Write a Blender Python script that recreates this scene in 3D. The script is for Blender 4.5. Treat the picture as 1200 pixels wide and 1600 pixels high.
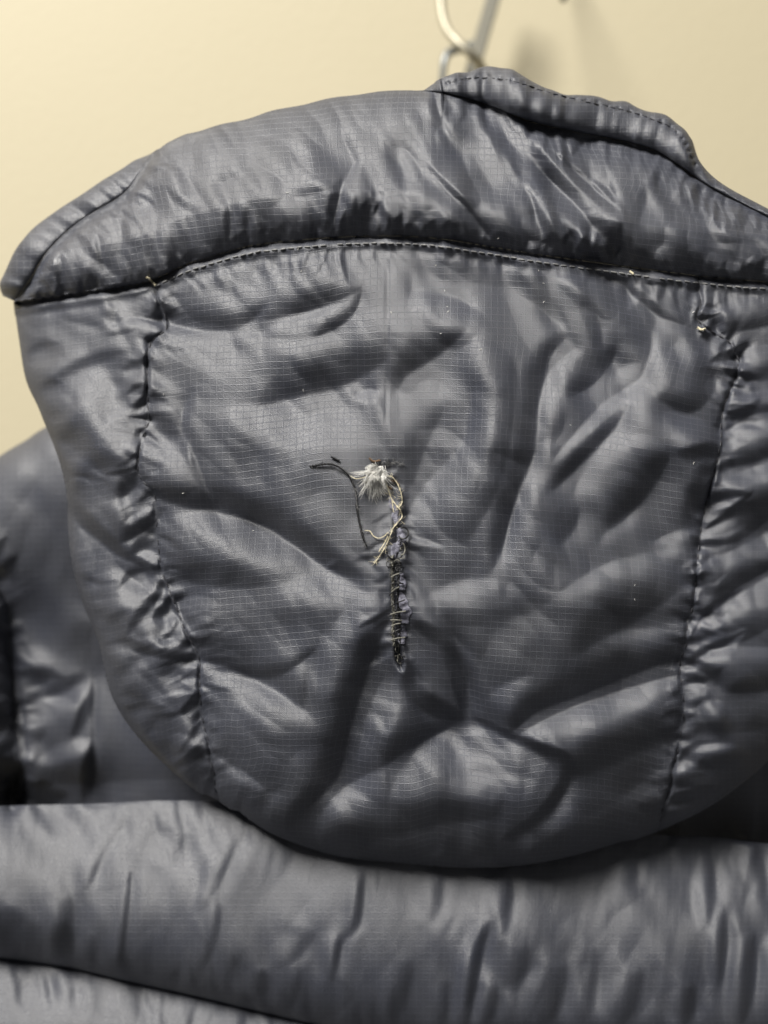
import bpy, math, random
import numpy as np
from mathutils import Vector, Matrix

for o in list(bpy.data.objects):
    bpy.data.objects.remove(o, do_unlink=True)
scene = bpy.context.scene
col = scene.collection
rng = np.random.default_rng(11)
random.seed(5)

# ------------------------------------------------------------------ camera, world, lamps, exposure
S = 0.00022            # metres per unit at the plane of the tear (one unit ~ one photo pixel)
D = 0.40               # camera to that plane
cam_d = bpy.data.cameras.new('camera')
cam = bpy.data.objects.new('camera', cam_d)
col.objects.link(cam)
cam.location = (0, -D, 0)
cam.rotation_euler = (math.radians(90), 0, 0)
cam_d.sensor_fit = 'VERTICAL'
cam_d.sensor_height = 36.0
cam_d.lens = 18.0 / (800 * S / D)
cam_d.clip_start = 0.01
cam_d.clip_end = 50
cam_d.dof.use_dof = True
cam_d.dof.focus_distance = D - 0.004
cam_d.dof.aperture_fstop = 5.0
scene.camera = cam
scene.render.resolution_x = 768
scene.render.resolution_y = 1024

world = bpy.data.worlds.new('World')
scene.world = world
world.use_nodes = True
bg = world.node_tree.nodes['Background']
bg.inputs['Color'].default_value = (1.0, 0.985, 0.96, 1)
bg.inputs['Strength'].default_value = 0.115

def area(name, loc, target, size, power, color):
    l = bpy.data.lights.new(name, 'AREA')
    l.shape = 'RECTANGLE'
    l.size, l.size_y = size
    l.energy = power
    l.color = color
    o = bpy.data.objects.new(name, l)
    col.objects.link(o)
    o.location = loc
    d = Vector(target) - Vector(loc)
    o.rotation_euler = d.to_track_quat('-Z', 'Y').to_euler()
    return o

area('ceiling_lamp', (-1.05, -1.55, 2.0), (0, 0.0, 0), (1.0, 1.0), 166.0, (1.0, 0.965, 0.90))

scene.view_settings.view_transform = 'Standard'
scene.view_settings.look = 'None'
scene.view_settings.exposure = 0.0
scene.view_settings.gamma = 1.0

# ------------------------------------------------------------------ helpers
def W(px, py, h):
    """unit coordinates (x right, y down) and height toward the viewer -> metres"""
    y = -np.asarray(h) * S
    k = (y + D) / D
    return np.stack([(np.asarray(px) - 600.0) * S * k, y + 0 * k, (800.0 - np.asarray(py)) * S * k], axis=-1)

def link(o, parent=None):
    col.objects.link(o)
    if parent is not None:
        o.parent = parent
        o.matrix_parent_inverse = parent.matrix_world.inverted()
    return o

def catmull(pts, n=8):
    p = np.asarray(pts, float)
    if len(p) < 3:
        t = np.linspace(0, 1, n + 1)[:, None]
        return p[0] * (1 - t) + p[-1] * t
    q = np.vstack([2 * p[0] - p[1], p, 2 * p[-1] - p[-2]])
    out = []
    for i in range(1, len(q) - 2):
        t = np.linspace(0, 1, n, endpoint=False)[:, None]
        a, b, c, d = q[i - 1], q[i], q[i + 1], q[i + 2]
        out.append(0.5 * (2 * b + (c - a) * t + (2 * a - 5 * b + 4 * c - d) * t ** 2 + (3 * b - a - 3 * c + d) * t ** 3))
    out.append(p[-1:])
    return np.vstack(out)

def resample(pts, n):
    p = np.asarray(pts, float)
    L = np.r_[0, np.cumsum(np.linalg.norm(np.diff(p, axis=0), axis=1))]
    s = np.linspace(0, L[-1], n)
    return np.stack([np.interp(s, L, p[:, k]) for k in range(p.shape[1])], axis=1)

# raster on which the relief of the cloth is worked out
PX0, PX1, PY0, PY1, PITCH = -260, 1460, 40, 1840, 2
gx = np.arange(PX0, PX1 + 1, PITCH, dtype=np.float32)
gy = np.arange(PY0, PY1 + 1, PITCH, dtype=np.float32)
NX, NY = len(gx), len(gy)
GX, GY = np.meshgrid(gx, gy)

def polydist(pts, margin=None):
    """signed distance to a polyline, arc length at the closest point, total length; on a window of the raster"""
    p = np.asarray(pts, np.float32)
    if margin is None:
        i0, i1, j0, j1 = 0, NY, 0, NX
    else:
        lo = p.min(0) - margin
        hi = p.max(0) + margin
        j0 = int(max(0, (lo[0] - PX0) // PITCH)); j1 = int(min(NX, (hi[0] - PX0) // PITCH + 2))
        i0 = int(max(0, (lo[1] - PY0) // PITCH)); i1 = int(min(NY, (hi[1] - PY0) // PITCH + 2))
    X = GX[i0:i1, j0:j1]; Y = GY[i0:i1, j0:j1]
    best = np.full(X.shape, 1e9, np.float32); sg = np.ones(X.shape, np.float32); tt = np.zeros(X.shape, np.float32)
    acc = 0.0
    for a, b in zip(p[:-1], p[1:]):
        v = b - a
        L = float(np.hypot(*v))
        if L < 1e-6:
            continue
        u = np.clip(((X - a[0]) * v[0] + (Y - a[1]) * v[1]) / (L * L), 0, 1)
        dx = X - (a[0] + u * v[0]); dy = Y - (a[1] + u * v[1])
        d2 = dx * dx + dy * dy
        m = d2 < best
        best = np.where(m, d2, best)
        sg = np.where(m, np.sign(v[0] * (Y - a[1]) - v[1] * (X - a[0])), sg)
        tt = np.where(m, acc + u * L, tt)
        acc += L
    return (slice(i0, i1), slice(j0, j1)), np.sqrt(best) * np.where(sg == 0, 1, sg), tt, acc

FX = np.fft.fftfreq(NX, PITCH)[None, :] * 2 * np.pi
FY = np.fft.fftfreq(NY, PITCH)[:, None] * 2 * np.pi

def noise(scale, seed, ax=1.0, ay=1.0, ang=0.0):
    """smooth gaussian noise of about the given feature size, unit variance"""
    r = np.random.default_rng(seed).standard_normal((NY, NX))
    c, s = math.cos(ang), math.sin(ang)
    kx = (c * FX + s * FY) * ax; ky = (-s * FX + c * FY) * ay
    k2 = (kx * kx + ky * ky) * (scale / 3.2) ** 2
    f = np.fft.ifft2(np.fft.fft2(r) * np.sqrt(k2 + 1e-9) * np.exp(-k2 * 0.5)).real
    return (f / f.std()).astype(np.float32)

def noise1(n, scale, seed):
    r = np.random.default_rng(seed).standard_normal(n + 200)
    k = np.exp(-0.5 * (np.arange(-100, 101) / scale) ** 2)
    f = np.convolve(r, k, mode='same')[100:100 + n]
    return f / f.std()

def paint(G, strokes, power=3.4, tip=0.42, fold=False):
    """strokes: (points, width, value) or (points, (width one side, width other side), value)"""
    for st in strokes:
        pts, w, val = st[:3]
        wl, wr = (w if isinstance(w, tuple) else (w, w))
        p = catmull(pts, 8)
        sl, d, t, L = polydist(p, 3.2 * max(wl, wr))
        u = t / L
        lens = tip + (1 - tip) * np.clip(np.sin(np.pi * np.clip(u, 0, 1)), 0, 1) ** 0.7
        ww = np.where(d < 0, wl, wr) * lens
        tap = np.clip(np.sin(np.pi * np.clip(u, 0, 1)), 0, 1) ** 0.5 * 0.8 + 0.2
        if fold:
            ch = p[-1] - p[0]; nv = np.array([-ch[1], ch[0]]) / (np.hypot(*ch) + 1e-9)
            al = float(nv @ LDIR); lamp = (d > 0) == (al > 0); al = abs(al) ** 0.6
            soft = lamp if val < 0 else ~lamp          # rounded over the ridge, sharp in the valley
            wf = np.where(soft, 1.1 + 0.55 * al, 1.12 - 0.25 * al); pw = np.where(soft, power - (power - 1.5) * al, power + 2.0 * al)
            G[sl] += val * tap * np.exp(-(np.abs(d) / (ww * wf)) ** pw)
        else:
            G[sl] += val * tap * np.exp(-(np.abs(d) / (ww * 1.2)) ** power)

LDIR = np.array([-0.50, -0.866])        # toward the lamp, in the plane of the cloth (y down)
def solve_relief(G, lam=0.05, mu=260.0):
    """relief whose slope toward the lamp is G, otherwise as smooth as it can be"""
    ks = FX * LDIR[0] + FY * LDIR[1]
    kt = -FX * LDIR[1] + FY * LDIR[0]
    g = np.fft.fft2(-G)
    return np.fft.ifft2(np.conj(1j * ks) * g / (ks * ks + lam * kt * kt + 1.0 / mu ** 2)).real

def bil(A, px, py):
    x = np.clip((np.asarray(px) - PX0) / PITCH, 0, NX - 1.001); y = np.clip((np.asarray(py) - PY0) / PITCH, 0, NY - 1.001)
    i = y.astype(int); j = x.astype(int); fx = x - j; fy = y - i
    return (A[i, j] * (1 - fx) * (1 - fy) + A[i, j + 1] * fx * (1 - fy) + A[i + 1, j] * (1 - fx) * fy + A[i + 1, j + 1] * fx * fy)

def sstep(x, a, b):
    t = np.clip((x - a) / (b - a), 0, 1)
    return t * t * (3 - 2 * t)

# ------------------------------------------------------------------ seams and outlines
TOP_SEAM = catmull([(10, 474), (60, 467), (130, 457), (190, 448), (235, 438), (290, 414), (340, 398), (400, 383), (500, 373), (600, 369), (680, 373),
                    (760, 385), (840, 398), (940, 412), (1010, 421), (1090, 431), (1200, 441), (1340, 452)], 6)
LEFT_SEAM = catmull([(235, 438), (246, 475), (260, 513), (234, 543), (229, 600), (232, 652), (221, 690), (216, 742), (243, 776), (249, 830), (251, 880),
                     (271, 940), (291, 985), (312, 1040), (315, 1100), (325, 1160), (333, 1210), (342, 1252)], 6)
RIGHT_SEAM = catmull([(1090, 431), (1096, 470), (1093, 503), (1143, 540), (1151, 580), (1131, 640), (1125, 700), (1111, 770), (1096, 830), (1086, 900),
                      (1081, 960), (1070, 1010), (1062, 1042), (1069, 1085), (1066, 1130), (1056, 1180), (1046, 1230), (1028, 1300)], 6)
LEFT_EDGE = catmull([(21, 472), (27, 525), (42, 592), (62, 640), (76, 690), (92, 770), (102, 850), (120, 925), (150, 1002), (176, 1090), (226, 1162),
                     (290, 1222), (342, 1252)], 6)
BOTTOM_EDGE = catmull([(342, 1252), (400, 1291), (460, 1320), (530, 1341), (620, 1353), (720, 1357), (820, 1353), (920, 1336), (1028, 1300)], 6)
BOTTOM_RIGHT = catmull([(1028, 1300), (1100, 1266), (1160, 1225), (1210, 1180), (1290, 1085), (1360, 960)], 6)
RIGHT_EDGE = catmull([(1340, 452), (1372, 560), (1385, 700), (1382, 850), (1360, 960)], 6)
BIND_VALLEY = catmull([(22, 470), (45, 441), (75, 392), (125, 345), (190, 305), (218, 268), (236, 240)], 6)
BIND_OUT = catmull([(4, 462), (-2, 436), (22, 390), (50, 360), (100, 321), (150, 287), (200, 256), (236, 240)], 6)
COLLAR_TOP = catmull([(236, 240), (262, 222), (285, 211), (315, 206), (360, 191), (400, 180), (450, 168), (500, 157), (560, 148), (620, 143), (662, 141)], 6)
HEM_LOW = catmull([(662, 141), (700, 146), (760, 163), (830, 190), (900, 206), (960, 217), (1020, 233), (1058, 256), (1084, 275), (1120, 297), (1200, 338), (1340, 410)], 6)
HEM_TOP = catmull([(662, 141), (690, 123), (722, 112), (786, 106), (815, 117), (850, 136), (900, 148), (945, 155), (970, 158), (1000, 167), (1035, 180),
                   (1068, 199), (1081, 222), (1096, 256), (1130, 288), (1200, 326), (1340, 398)], 6)
HEM_STITCH = catmull([(700, 130), (745, 121), (800, 126), (850, 142), (900, 155), (950, 166), (1000, 179), (1048, 199), (1072, 226), (1086, 258)], 6)
def ragged_line(c, amp, seed, sc=3):
    n = noise1(len(c), sc, seed) * amp; n[:3] = 0; n[-3:] = 0
    t = np.gradient(c, axis=0); t /= np.linalg.norm(t, axis=1)[:, None] + 1e-9
    return c + np.stack([-t[:, 1], t[:, 0]], 1) * n[:, None]
LEFT_EDGE = ragged_line(LEFT_EDGE, 4.0, 501, 3.5); BOTTOM_EDGE = ragged_line(BOTTOM_EDGE, 1.5, 502, 4); BIND_OUT = ragged_line(BIND_OUT, 1.6, 503, 2)
COLLAR_TOP = ragged_line(COLLAR_TOP, 1.3, 504, 2); LEFT_SEAM = ragged_line(LEFT_SEAM, 1.5, 505, 1.5); RIGHT_SEAM = ragged_line(RIGHT_SEAM, 1.5, 506, 1.5)
OUT_HOOD = np.vstack([LEFT_EDGE, BOTTOM_EDGE[1:], BOTTOM_RIGHT[1:], RIGHT_EDGE[::-1][1:]])
OUT_COLLAR = np.vstack([BIND_OUT, COLLAR_TOP[1:]])

# ------------------------------------------------------------------ relief of the hood (front layer)
_, dTop, tTop, LTop = polydist(TOP_SEAM)
above = dTop < 0                                   # collar side
_, dL, tL, LL = polydist(LEFT_SEAM)
_, dR, tR, LR = polydist(RIGHT_SEAM)
_, dOut, _, _ = polydist(OUT_HOOD)
_, dCol, _, _ = polydist(OUT_COLLAR)
_, dHem, _, _ = polydist(HEM_LOW)

def rolloff(d, R):
    q = np.clip(1 - np.abs(d) / R, 0, 1)
    return -R * (1 - np.sqrt(np.clip(1 - q * q, 0, 1)))

xm = (GX - 690.0)
HB = -np.where(xm < 0, (xm / 640.0) ** 2 * 190.0, (xm / 640.0) ** 2 * 90.0)
HB = HB + np.interp(GY, [300, 380, 520, 700, 950, 1150, 1250, 1350, 1600], [-10, -4, 26, 46, 32, -10, -44, -92, -160]).astype(np.float32)
hood_roll = rolloff(dOut, 70.0)
da = np.abs(dTop)
lip = 30.0 * (1 - np.exp(-da / 20.0)) + 14 * np.exp(-((da - 62) / 52.0) ** 2)    # collar bulges out over the seam
lean = -np.clip(da - 70, 0, 400) * 0.42
collar = HB * 0.9 - 8 + lip + lean + rolloff(dCol, 55.0) - 20 * np.exp(-(np.abs(dHem) / 26.0) ** 2) * (GX > 690)
flange = -10 * np.exp(-da / 5.0) + 5.0 * np.exp(-((da - 11) / 6.0) ** 2) - 1.5 * np.exp(-((da - 24) / 6.0) ** 2)
hood = HB + hood_roll + flange
FRONT = np.where(above, collar, hood).astype(np.float64)

# puffs between the seams of the side panels
for d, t, L, amp in ((dL, tL, LL, 10.0), (dR, tR, LR, 11.0)):
    FRONT += np.where(above, 0, amp * (1 - np.exp(-np.abs(d) / 26.0)) - amp)

def pucker(field, pts, amp, length, scale, seed, side=0, groove=4.0, gw=4.0, mask=None, skew=0.0):
    sl, d, t, L = polydist(pts, length * 3.5)
    ad = np.abs(d)
    n = int(L) + 260
    tt = t + skew * d
    idx = np.clip(tt + 60, 0, n - 1)
    a = noise1(n, scale, seed); b = noise1(n, scale * 2.4, seed + 1); m = 0.35 + 0.65 * np.clip(noise1(n, 40, seed + 2) + 0.6, 0, 1.6)
    pos = np.arange(n)
    na = np.interp(idx, pos, a * m); nb = np.interp(idx, pos, b * m)
    lens = length * (0.6 + 0.4 * np.interp(idx, pos, np.clip(noise1(n, 14, seed + 3), -1, 1.6)))
    lens = np.maximum(lens, length * 0.25)
    e = amp * (0.55 * na * np.exp(-(ad / (lens * 0.6)) ** 1.2) + 0.8 * nb * np.exp(-(ad / (lens * 1.3)) ** 1.4))
    e *= (1 - 0.7 * np.exp(-(ad / 3.0) ** 2))
    e -= groove * np.exp(-(ad / gw) ** 2)
    if side:
        e = np.where(d * side > 0, e, 0)
    if mask is not None:
        e = e * mask[sl]
    field[sl] += e

pucker(FRONT, TOP_SEAM, 6.5, 34, 4.2, 21, side=-1, groove=0)
pucker(FRONT, TOP_SEAM, 3.4, 26, 5, 31, side=1, groove=0)
inh = (~above).astype(np.float32)
pucker(FRONT, LEFT_SEAM, 11, 30, 7.5, 41, groove=2.5, gw=3.5, mask=inh, skew=.25)
pucker(FRONT, LEFT_SEAM, 6, 16, 3.2, 45, groove=0, mask=inh)
pucker(FRONT, RIGHT_SEAM, 11, 30, 7.5, 51, groove=3.5, gw=3.5, mask=inh, skew=-.3)
pucker(FRONT, RIGHT_SEAM, 6, 16, 3.2, 55, groove=0, mask=inh)
inc = above.astype(np.float32)
pucker(FRONT, BIND_VALLEY, 3.5, 24, 6, 61, groove=20, gw=10, mask=inc)
pucker(FRONT, HEM_LOW[:120], 4.0, 26, 6, 71, groove=4, gw=9, mask=inc)

iL0 = int(np.argmin(np.hypot(*(TOP_SEAM - (235, 438)).T)))
G = np.zeros((NY, NX), np.float32)
G_HOOD = [
    # --- left side panel
    ([(168, 478), (178, 503)], 7, -.7), ([(95, 495), (155, 507)], 6, -.35), ([(170, 512), (215, 503), (255, 508)], 7, .6), ([(168, 524), (215, 512)], 6, -.6),
    ([(215, 560), (240, 572)], 6, -.5), ([(182, 776), (214, 742)], (8, 14), -1.3), ([(190, 846), (250, 806)], (13, 7), -1.5), ([(195, 820), (240, 795)], 9, .7),
    ([(80, 700), (112, 790), (165, 842), (192, 864), (238, 888)], 9, -.8), ([(100, 640), (120, 690)], 20, -.25), ([(60, 520), (110, 560), (150, 620)], 30, .25),
    ([(196, 866), (236, 892), (262, 950)], 5, -.6), ([(150, 880), (200, 930), (235, 985)], 24, .4), ([(205, 1012), (250, 1022), (300, 1028)], 7, -.9),
    ([(210, 998), (280, 1005)], 8, .45), ([(245, 1055), (275, 1040)], 8, -.6), ([(255, 1075), (300, 1055)], 9, .4), ([(190, 1040), (230, 1110), (290, 1190)], 14, -.35),
    ([(290, 1185), (315, 1165)], 6, -1.0), ([(265, 1150), (305, 1160)], 10, .5), ([(300, 1130), (314, 1110)], 6, -.8), ([(120, 860), (150, 950)], 16, -.3),
    # --- centre panel, upper left
    ([(258, 493), (300, 503), (345, 505), (385, 494), (412, 474)], (10, 15), -.85), ([(252, 516), (320, 521), (400, 524), (430, 512)], 7, .55),
    ([(340, 420), (362, 466)], 9, -.4), ([(418, 497), (500, 472), (562, 450)], (16, 9), -.95), ([(420, 512), (500, 490), (548, 470)], 7, .5),
    ([(566, 452), (544, 494), (490, 526)], (6, 9), -.9), ([(410, 535), (480, 545), (560, 520)], 18, .35), ([(300, 545), (380, 560)], 22, .2),
    ([(405, 625), (470, 597), (530, 583), (602, 553)], (34, 26), -.85), ([(555, 622), (590, 612)], 9, .8), ([(430, 690), (520, 660), (580, 650)], 26, .25),
    ([(228, 646), (290, 678)], 17, -.75), ([(303, 612), (292, 650), (291, 685)], (5, 8), .7), ([(294, 692), (304, 725), (322, 762)], 5, -.95),
    ([(232, 700), (300, 720)], 22, .4), ([(345, 660), (378, 715), (400, 750)], 26, -.35), ([(330, 690), (360, 730)], 14, .3),
    ([(216, 756), (280, 777), (350, 786), (425, 812), (500, 866), (560, 905)], (15, 17), -1.1), ([(262, 812), (350, 822), (440, 850), (528, 890)], 22, .55),
    ([(510, 884), (526, 874)], 5, .6), ([(512, 888), (530, 884)], 4, -.7),
    ([(258, 882), (330, 902), (420, 908)], 17, -.6), ([(430, 925), (520, 915), (590, 920)], 24, .35), ([(283, 940), (335, 941)], 12, .6),
    ([(310, 985), (400, 1022)], 22, -.25), ([(318, 1030), (360, 1038), (402, 1051), (442, 1047), (492, 1014)], 8, -.75),
    ([(320, 1054), (400, 1086), (478, 1122)], 22, .75), ([(476, 1046), (473, 1108)], 7, -.4), ([(512, 985), (508, 1100)], 16, .35),
    ([(606, 958), (566, 1042), (536, 1130), (520, 1200), (484, 1248), (448, 1284)], (14, 16), -1.3), ([(560, 940), (520, 1010)], 16, .3),
    ([(604, 1060), (582, 1130), (560, 1190)], 12, .5), ([(600, 1205), (545, 1245), (500, 1284)], 16, .75), ([(340, 1150), (440, 1215)], 26, -.25),
    ([(338, 1188), (412, 1236)], 10, .8), ([(335, 1100), (440, 1190)], 42, .3), ([(420, 980), (500, 1080)], 30, .2), ([(500, 1316), (600, 1302)], 16, -.5), ([(380, 1120), (450, 1165)], 18, -.3),
    # --- below the tear
    ([(628, 1020), (640, 1068), (672, 1104), (724, 1122)], 12, -1.4), ([(648, 972), (690, 1000), (714, 1050), (726, 1108)], 13, -1.2),
    ([(622, 1052), (612, 1110), (600, 1150)], 11, .5), ([(646, 1056), (672, 1092)], 8, .45), ([(702, 992), (738, 1050), (752, 1118)], 10, .6),
    ([(596, 1196), (640, 1158), (706, 1130)], 11, -.85), ([(620, 1252), (680, 1185), (770, 1166), (852, 1204)], 38, .7), ([(700, 1225), (840, 1228)], 22, .35),
    ([(744, 1122), (800, 1150), (850, 1170), (881, 1182), (886, 1210), (868, 1244), (838, 1278), (786, 1312)], (8, 7), -.9),
    ([(798, 1142), (838, 1106), (900, 1081), (975, 1052), (1058, 1024)], (20, 8), -1.5), ([(812, 1152), (880, 1122), (960, 1094), (1062, 1058)], (12, 22), 1.1),
    ([(895, 1205), (975, 1160), (1062, 1124)], 26, -.8), ([(904, 1218), (866, 1282), (800, 1324)], 12, .4), ([(600, 1300), (690, 1268), (768, 1272)], 22, -.6),
    ([(900, 1270), (1000, 1200), (1040, 1190)], 26, -.35), ([(760, 1100), (800, 1080), (840, 1060)], 18, .35), ([(760, 1000), (820, 1010)], 26, .15),
    ([(896, 1016), (950, 966), (1056, 914)], 28, -.65), ([(880, 930), (960, 895), (1078, 862)], 20, .55), ([(670, 938), (780, 912)], 22, .4),
    ([(950, 1000), (1050, 990)], 16, .3), ([(690, 960), (760, 970)], 16, -.25), ([(780, 960), (860, 930)], 18, -.3),
    # --- upper right
    ([(650, 412), (740, 425), (838, 436)], 24, -.4), ([(838, 428), (850, 465), (878, 502)], (10, 14), -.75), ([(868, 418), (920, 432), (950, 446)], 14, .5),
    ([(880, 446), (912, 474), (936, 540)], 12, -.55), ([(910, 412), (975, 442), (1025, 486), (1084, 512)], (7, 6), -.7), ([(890, 428), (965, 462), (1010, 500)], 13, .45),
    ([(640, 462), (750, 496)], 20, .4), ([(726, 508), (672, 544), (630, 572), (608, 615)], (20, 16), -.8), ([(760, 520), (720, 570), (690, 620)], 18, .3),
    ([(746, 610), (742, 700), (676, 776), (636, 830)], (22, 24), .8), ([(690, 630), (650, 700), (636, 760)], 18, -.45), ([(800, 560), (790, 640), (770, 740), (730, 840)], 18, -.45),
    ([(882, 522), (850, 556), (826, 640), (820, 712), (790, 800), (764, 892)], (16, 14), -.85), ([(905, 545), (862, 600), (846, 680)], 13, .5),
    ([(852, 690), (822, 760), (802, 830), (790, 880)], 12, .75), ([(962, 543), (926, 585), (888, 618)], (14, 16), -.75), ([(880, 640), (862, 690)], 12, -.3),
    ([(1026, 512), (1028, 552), (1012, 602), (950, 646), (900, 694), (868, 724)], (15, 18), .9), ([(982, 624), (950, 662), (900, 712), (858, 764)], (17, 10), -1.15),
    ([(990, 660), (950, 710), (900, 780)], 18, .35), ([(948, 824), (1000, 762), (1042, 708)], 19, -.9), ([(900, 790), (870, 850)], 16, -.45), ([(940, 850), (1000, 790)], 12, .35),
    ([(1028, 620), (1078, 632), (1106, 600), (1090, 555)], 15, -.8), ([(1035, 648), (1126, 680)], 14, .7), ([(1062, 708), (1118, 712), (1074, 812)], 15, -.8),
    ([(1022, 852), (1084, 832)], 12, .5), ([(1040, 560), (1075, 540)], 14, .35), ([(960, 590), (1000, 570)], 12, .25),
    # --- right side panel
    ([(1120, 520), (1200, 500), (1280, 480)], 10, -.5), ([(1110, 490), (1200, 462)], 12, .4), ([(1140, 555), (1220, 548)], 14, .35), ([(1160, 590), (1230, 580)], 12, -.6),
    ([(1135, 628), (1200, 616), (1280, 590)], 10, .6), ([(1130, 660), (1170, 640), (1230, 636)], 9, -.6), ([(1130, 695), (1190, 668), (1260, 650)], 12, .35),
    ([(1128, 726), (1180, 712), (1250, 680)], 11, -.7), ([(1120, 760), (1180, 742), (1260, 720)], 14, .5), ([(1108, 800), (1170, 792), (1260, 750)], 12, -.5),
    ([(1098, 850), (1150, 838), (1200, 800), (1260, 770)], 12, -.8), ([(1100, 830), (1150, 815)], 10, .5), ([(1100, 880), (1150, 870), (1240, 820)], 14, .6),
    ([(1118, 950), (1150, 912), (1210, 880)], (14, 8), -1.0), ([(1120, 975), (1180, 930), (1260, 890)], 18, .6), ([(1090, 925), (1120, 905)], 9, -.5),
    ([(1090, 960), (1130, 975)], 10, .5), ([(1085, 1010), (1140, 1000), (1230, 960)], 12, -.5), ([(1080, 1035), (1150, 1020), (1230, 1020)], 10, .5),
    ([(1070, 1030), (1110, 1050), (1120, 1070)], 7, -.9), ([(1140, 1078), (1200, 1070), (1260, 1060)], 10, -1.0), ([(1075, 1060), (1105, 1085)], 9, .7),
    ([(1090, 1110), (1130, 1105)], 16, .5), ([(1080, 1140), (1200, 1130)], 15, -.5), ([(1078, 1172), (1150, 1165)], 9, .5), ([(1070, 1200), (1160, 1180)], 12, -.5),
    ([(1040, 1270), (1090, 1262)], 12, .3),
]
G_COLLAR = [
    ([(45, 446), (75, 391), (125, 346), (190, 306), (222, 262)], 9, -1.1), ([(42, 462), (66, 412), (112, 366), (172, 332)], 6, .5),
    ([(90, 400), (94, 440)], 5, -.5), ([(150, 365), (152, 395), (162, 425)], 5, -.6), ([(205, 290), (196, 345), (192, 420)], 5, .35), ([(120, 380), (130, 420)], 9, .3),
    ([(328, 286), (372, 270)], 7, -.5), ([(275, 305), (300, 330)], 7, -.35), ([(260, 290), (285, 340), (294, 375)], 6, -.35), ([(356, 326), (354, 372)], 6, -.6),
    ([(385, 322), (384, 362)], 5, -.5), ([(532, 280), (524, 310), (515, 352)], (8, 6), -.9), ([(560, 252), (540, 300), (526, 350)], 9, .8), ([(448, 304), (525, 290)], 8, -.6),
    ([(555, 305), (552, 350)], 6, -.6), ([(600, 218), (622, 252)], 9, -.4), ([(470, 240), (480, 270)], 12, .3), ([(400, 230), (410, 300)], 20, .2), ([(300, 255), (420, 215), (560, 190)], 20, .15),
    ([(640, 250), (650, 330)], 16, .3), ([(590, 300), (600, 350)], 10, .4), ([(240, 330), (230, 400)], 9, -.3),
    ([(674, 262), (700, 295), (726, 316), (766, 370)], (5, 4), -1.0), ([(668, 285), (696, 320), (720, 350)], 9, .4), ([(690, 200), (745, 255)], 20, -.4),
    ([(755, 158), (776, 212), (816, 272), (850, 340), (850, 376)], (11, 9), .95), ([(764, 200), (790, 250), (826, 310), (834, 345)], 7, -.9), ([(740, 280), (790, 330)], 15, .25),
    ([(800, 190), (850, 260), (882, 286), (920, 332), (946, 372)], (11, 9), -1.1), ([(862, 290), (905, 350), (925, 372)], 10, .6), ([(880, 264), (950, 308), (972, 342)], (10, 13), .75),
    ([(868, 238), (925, 289), (966, 326)], 4, -.9), ([(894, 242), (914, 216), (950, 209)], 5, -.9), ([(820, 205), (870, 225)], 10, .3), ([(910, 248), (980, 246), (1050, 262)], 22, .4),
    ([(1004, 290), (992, 345)], 12, -.35), ([(900, 386), (948, 393), (970, 346)], (9, 12), -1.1), ([(1010, 392), (990, 408)], 7, -.6), ([(1100, 320), (1180, 360)], 18, .25),
    ([(1050, 300), (1120, 350), (1200, 400)], 22, -.15), ([(1160, 428), (1175, 412)], 6, -.5),
]
paint(G, [(a, b, (c * 1.1 if c > 0 else c) * (.82 if a[0][0] > 640 and a[0][0] < 1060 and a[0][1] < 1000 else 1.0)) for a, b, c in G_HOOD], fold=True)
paint(G, [(a, b, c * 1.2) for a, b, c in G_COLLAR], fold=True)
def gathers(curve, side, step, lens, lean, amp, seed, width=(2.5, 6), i0=0, start=3):
    """short crisp tucks running off a seam, dark and bright by turns"""
    q = np.random.default_rng(seed); c = resample(curve, 1200)
    L = np.r_[0, np.cumsum(np.linalg.norm(np.diff(c, axis=0), axis=1))]
    t = np.gradient(c, axis=0); t /= np.linalg.norm(t, axis=1)[:, None]; n = np.stack([-t[:, 1], t[:, 0]], 1) * side
    out = []; s = step; k = 0
    env = noise1(1200, 40, seed + 5)
    while s < L[-1] - step:
        i = int(np.searchsorted(L, s)); i = min(i, 1199)
        d = n[i] + t[i] * (lean + q.normal(0, .28)); d /= np.linalg.norm(d)
        ln_ = q.uniform(*lens) * (1 + .45 * np.clip(env[i], -1, 1.3)); w = q.uniform(*width)
        a = c[i] + n[i] * start; bow = np.array([-d[1], d[0]]) * q.normal(0, .10) * ln_
        v = amp * q.uniform(.45, 1.15) * (-1 if k % 2 == 0 else .8) * (1 + .3 * np.clip(env[i], -1, 1))
        out.append(([a, a + d * ln_ * .5 + bow, a + d * ln_], (w, w * q.uniform(.6, 1.4)), v))
        s += step * q.uniform(.45, 1.5); k += 1
    return out
paint(G, gathers(LEFT_SEAM, 1, 14, (20, 75), .55, .8, 601, (3.5, 8)), 2.6, .2)
paint(G, gathers(LEFT_SEAM, -1, 22, (12, 34), .1, .5, 611, (2.5, 6)), 2.6, .2)
paint(G, gathers(RIGHT_SEAM, -1, 12, (20, 75), -.5, .8, 621, (3, 7)), 2.6, .2)
paint(G, gathers(RIGHT_SEAM, 1, 20, (12, 32), .1, .5, 631, (2.5, 6)), 2.6, .2)
paint(G, gathers(TOP_SEAM, -1, 7, (14, 46), .05, .6, 641, (2, 5)), 2.6, .2)
paint(G, gathers(TOP_SEAM[iL0:], 1, 13, (12, 34), .1, .45, 651, (2.5, 6), start=16), 2.6, .2)
paint(G, gathers(LEFT_EDGE[6:], -1, 26, (40, 110), -.2, .42, 681, (7, 14), start=10), 2.6, .25)
paint(G, gathers(LEFT_EDGE[6:], -1, 30, (20, 60), .3, .42, 685, (4, 8), start=6), 2.6, .2)
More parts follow.
